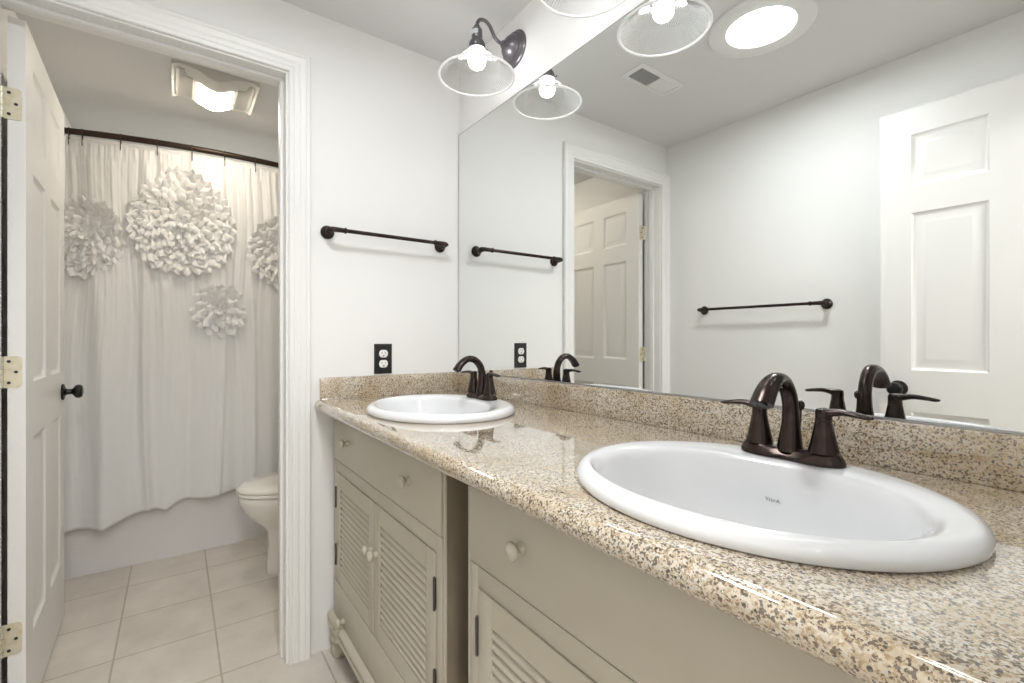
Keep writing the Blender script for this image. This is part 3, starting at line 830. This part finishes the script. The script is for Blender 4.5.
for j in range(NZ+1):
    row = []
    for i in range(NY+1):
        y = CY0+(CY1-CY0)*i/NY
        hz = hem(y)
        drop = .012*abs(math.sin((y+1.362)*math.pi/.1455))    # scalloped between rings
        z = hz + (ZTOP-drop-hz)*j/NZ
        x = curtain_x(y, z)
        if z < hz+.05 and z > hz+.042: x += .0025
        row.append(b.v(x, y, z))
    grid.append(row)
for j in range(NZ):
    for i in range(NY): b.face([grid[j][i], grid[j][i+1], grid[j+1][i+1], grid[j+1][i]])
cur = obj('shower_curtain', b, M['cloth'], loc=(-1.2, -.73, .25), smooth=180)
tag(cur, 'white gathered muslin shower curtain with large ruffled flower appliques', 'shower curtain')
md = cur.modifiers.new('thick', 'SOLIDIFY'); md.thickness = .0012; md.offset = 0

b = MB(); rows = []
for z in (.42, .9, 1.5, 2.0, 2.107):
    rows.append([(rod_x(CY0+(CY1-CY0)*i/160)-.030*smoothstep(2.1,1.5,z)-.012-.05*smoothstep(1.5,.4,z)+.004*nz(CY0+(CY1-CY0)*i/160, 40, z), CY0+(CY1-CY0)*i/160, z) for i in range(161)])
b.loft(rows, False, False, closed=False)
ln = obj('liner', b, M['cloth'], cur, smooth=180); ln['label'] = 'plain inner liner hanging inside the tub'
def flower(yc, zc, rad, seed, ysc=1.0):
    rng = random.Random(seed); b = MB()
    step = .0235; rings = max(4, int(rad/step))
    P = 6                                   # points per petal
    for k in range(rings, 0, -1):
        r = rad*k/rings
        npet = max(5, int(2*math.pi*r/.056)); n = npet*P
        pet = [(rng.uniform(.65,1.3), rng.uniform(-1,1), rng.uniform(-1,1)) for _ in range(npet)]
        ph = rng.random()*6.28
        wdt = .033
        F = (0, .3, .6, .85, 1.0)
        rows = [[] for _ in F]
        for i in range(n):
            ln_, ja, jl = pet[i//P]; u = (i % P)/P
            a = 2*math.pi*(i+1.1*ja)/n + ph
            zig = 1-abs(2*u-1)*2            # -1 at the notch, 1 at the tip
            wob = 1 + .035*math.sin(a*3+seed) + .03*math.sin(a*5+seed*2)
            for q, f in enumerate(F):
                rr = max(.002, (r-wdt)*wob + wdt*f*(1+.35*(ln_-1)) + zig*.010*f*f)
                lift = .005 + .024*f - .010*f*f + zig*.011*f*(1-.2*f) + .009*jl*f*f + rng.uniform(-.003,.003)*f + .012*(1-k/rings) + .004*math.sin(u*12.6+jl*3)*f
                da = .12*jl*f*f/max(4, r/.03)
                y = yc + ysc*rr*math.cos(a+da); z = zc + rr*math.sin(a+da)
                z -= .010*f*f*(.5+.5*jl)
                rows[q].append((base_x(y, z) + .5*fold(y, z) + max(.003, lift), y, z))
        b.loft(rows, False, False)
    # crumpled heart
    rows = []
    for q in range(4):
        rr = .012+.006*q
        rows.append([(base_x(yc,zc)+.03+.012*q*(1 if i % 2 else .2), yc+rr*math.cos(2*math.pi*i/14), zc+rr*math.sin(2*math.pi*i/14)) for i in range(14)])
    b.loft(rows, True, False)
    o = obj('flower_applique', b, M['cloth'], cur, smooth=50)
    return o
flower(-.962, 1.725, .272, 3, .83)['label'] = 'largest ruffled flower'
flower(-.808, 1.285, .140, 5, .9)['label'] = 'small ruffled flower hanging lower'
flower(-1.345, 1.625, .195, 8, .72)
flower(-.480, 1.625, .215, 11, .9)

# rings: one beside each gather
ring0 = None
ys = [-1.412] + [-1.362+.1455*i for i in range(10)]
for i, y in enumerate(ys):
    if ring0 is None:
        b = MB(); n = 22; pts = []
        for k in range(n+1):
            a = R(-60+300*k/n); pts.append((.0165*math.cos(a)*1.0, 0, .002+.0165*math.sin(a)+.0))
        pts2 = [(.0165*math.cos(R(-60)), 0, .002+.0165*math.sin(R(-60)))]
        path = [(.004,0,-.062),(.010,0,-.066),(.015,0,-.058),(.014,0,-.035),(.0165,0,-.012)] + [(.0165*math.cos(R(a)),0,.0165*math.sin(R(a))) for a in range(-20,200,20)] + [(-.013,0,-.020),(-.004,0,-.035)]
        b.tube(catmull(path, 3), .0019, 8, hint=(0,1,0))
        ring0 = obj('curtain_ring', b, M['rod'], local=True, smooth=60); r = ring0
    else:
        r = ring0.copy(); COL.objects.link(r)
    r.location = (rod_x(y), y, ROD_Z)
    tag(r, 'bronze curtain hook hanging on the bowed rod above the ruffled curtain', 'curtain hook', 'hooks of the shower curtain')

# ---------------------------------------------------------------- toilet, bowl pointing to -y
TX = -.742
t = thing('toilet', 'off-white toilet half hidden behind the doorway casing', 'toilet', (TX, -.35, 0))
def egg(hw, yf, yb, z, n=48, sq=1.0):
    lp = []; ym = yb-(yb-yf)*.42
    for i in range(n):
        a = 2*math.pi*i/n; c, s = math.cos(a), math.sin(a)
        y = ym + (s*(yb-ym) if s > 0 else s*(ym-yf))
        lp.append((TX+hw*math.copysign(abs(c)**sq, c), y, z))
    return lp
b = MB()
b.loft([egg(.126,-.640,-.16,0), egg(.127,-.642,-.16,.012), egg(.122,-.638,-.17,.05), egg(.116,-.634,-.17,.15), egg(.116,-.640,-.18,.205), egg(.128,-.662,-.18,.235), egg(.152,-.703,-.18,.275), egg(.172,-.738,-.18,.320), egg(.182,-.757,-.18,.362), egg(.184,-.760,-.18,.388), egg(.176,-.752,-.185,.394)])
obj('bowl', b, M['toilet'], t, smooth=60)
b = MB(); b.loft([egg(.182,-.759,-.24,.397), egg(.187,-.765,-.235,.400), egg(.187,-.765,-.235,.410), egg(.183,-.760,-.237,.414)]); obj('seat', b, M['toilet'], t, smooth=60)
b = MB(); b.loft([egg(.184,-.762,-.24,.4155), egg(.188,-.767,-.235,.419), egg(.187,-.765,-.235,.430), egg(.174,-.745,-.25,.438), egg(.10,-.64,-.32,.441)]); obj('lid', b, M['toilet'], t, smooth=60)
b = MB(); b.box(TX-.23,TX+.23,-.205,-.012,.385,.72,.025,3); b.box(TX-.11,TX+.11,-.23,-.05,.2,.39,.02,2); tk = obj('tank', b, M['toilet'], t)
b = MB(); b.box(TX-.24,TX+.24,-.215,-.008,.721,.757,.012,3); obj('tank_lid', b, M['toilet'], t)
b = MB(); b.tube([(TX-.17,-.206,.66),(TX-.17,-.222,.66)], .011, 12, hint=(1,0,0)); b.tube([(TX-.175,-.224,.66),(TX-.09,-.226,.650)], [.008,.0055], 12); obj('flush_lever', b, M['steel'], t)

# ---------------------------------------------------------------- fill lamp added in the hall behind the viewer
t = thing('added_hall_lamp', 'unseen round fill lamp added in the hallway behind the viewer', 'ceiling lamp', (2.6, -1.0, H))
b = MB(); b.lathe([(.22,-.0005),(.22,-.02),(.205,-.03),(.2,-.03)], pos((2.6,-1.0,H)), 40); obj('rim', b, M['vent'], t)
b = MB(); b.lathe([(.199,-.028),(.17,-.05),(.10,-.066),(0,-.07)], pos((2.6,-1.0,H)), 40); obj('diffuser', b, M['hallfill'], t)

# lettering last: on the back slope of the near basin, baseline along x
put_text('VitrA', .0082, M['logo'], s2, (SX[1]-.008, SY+oI_-.0015+bI_*.908, ZC-.040), Matrix.Rotation(R(77),4,'X'))
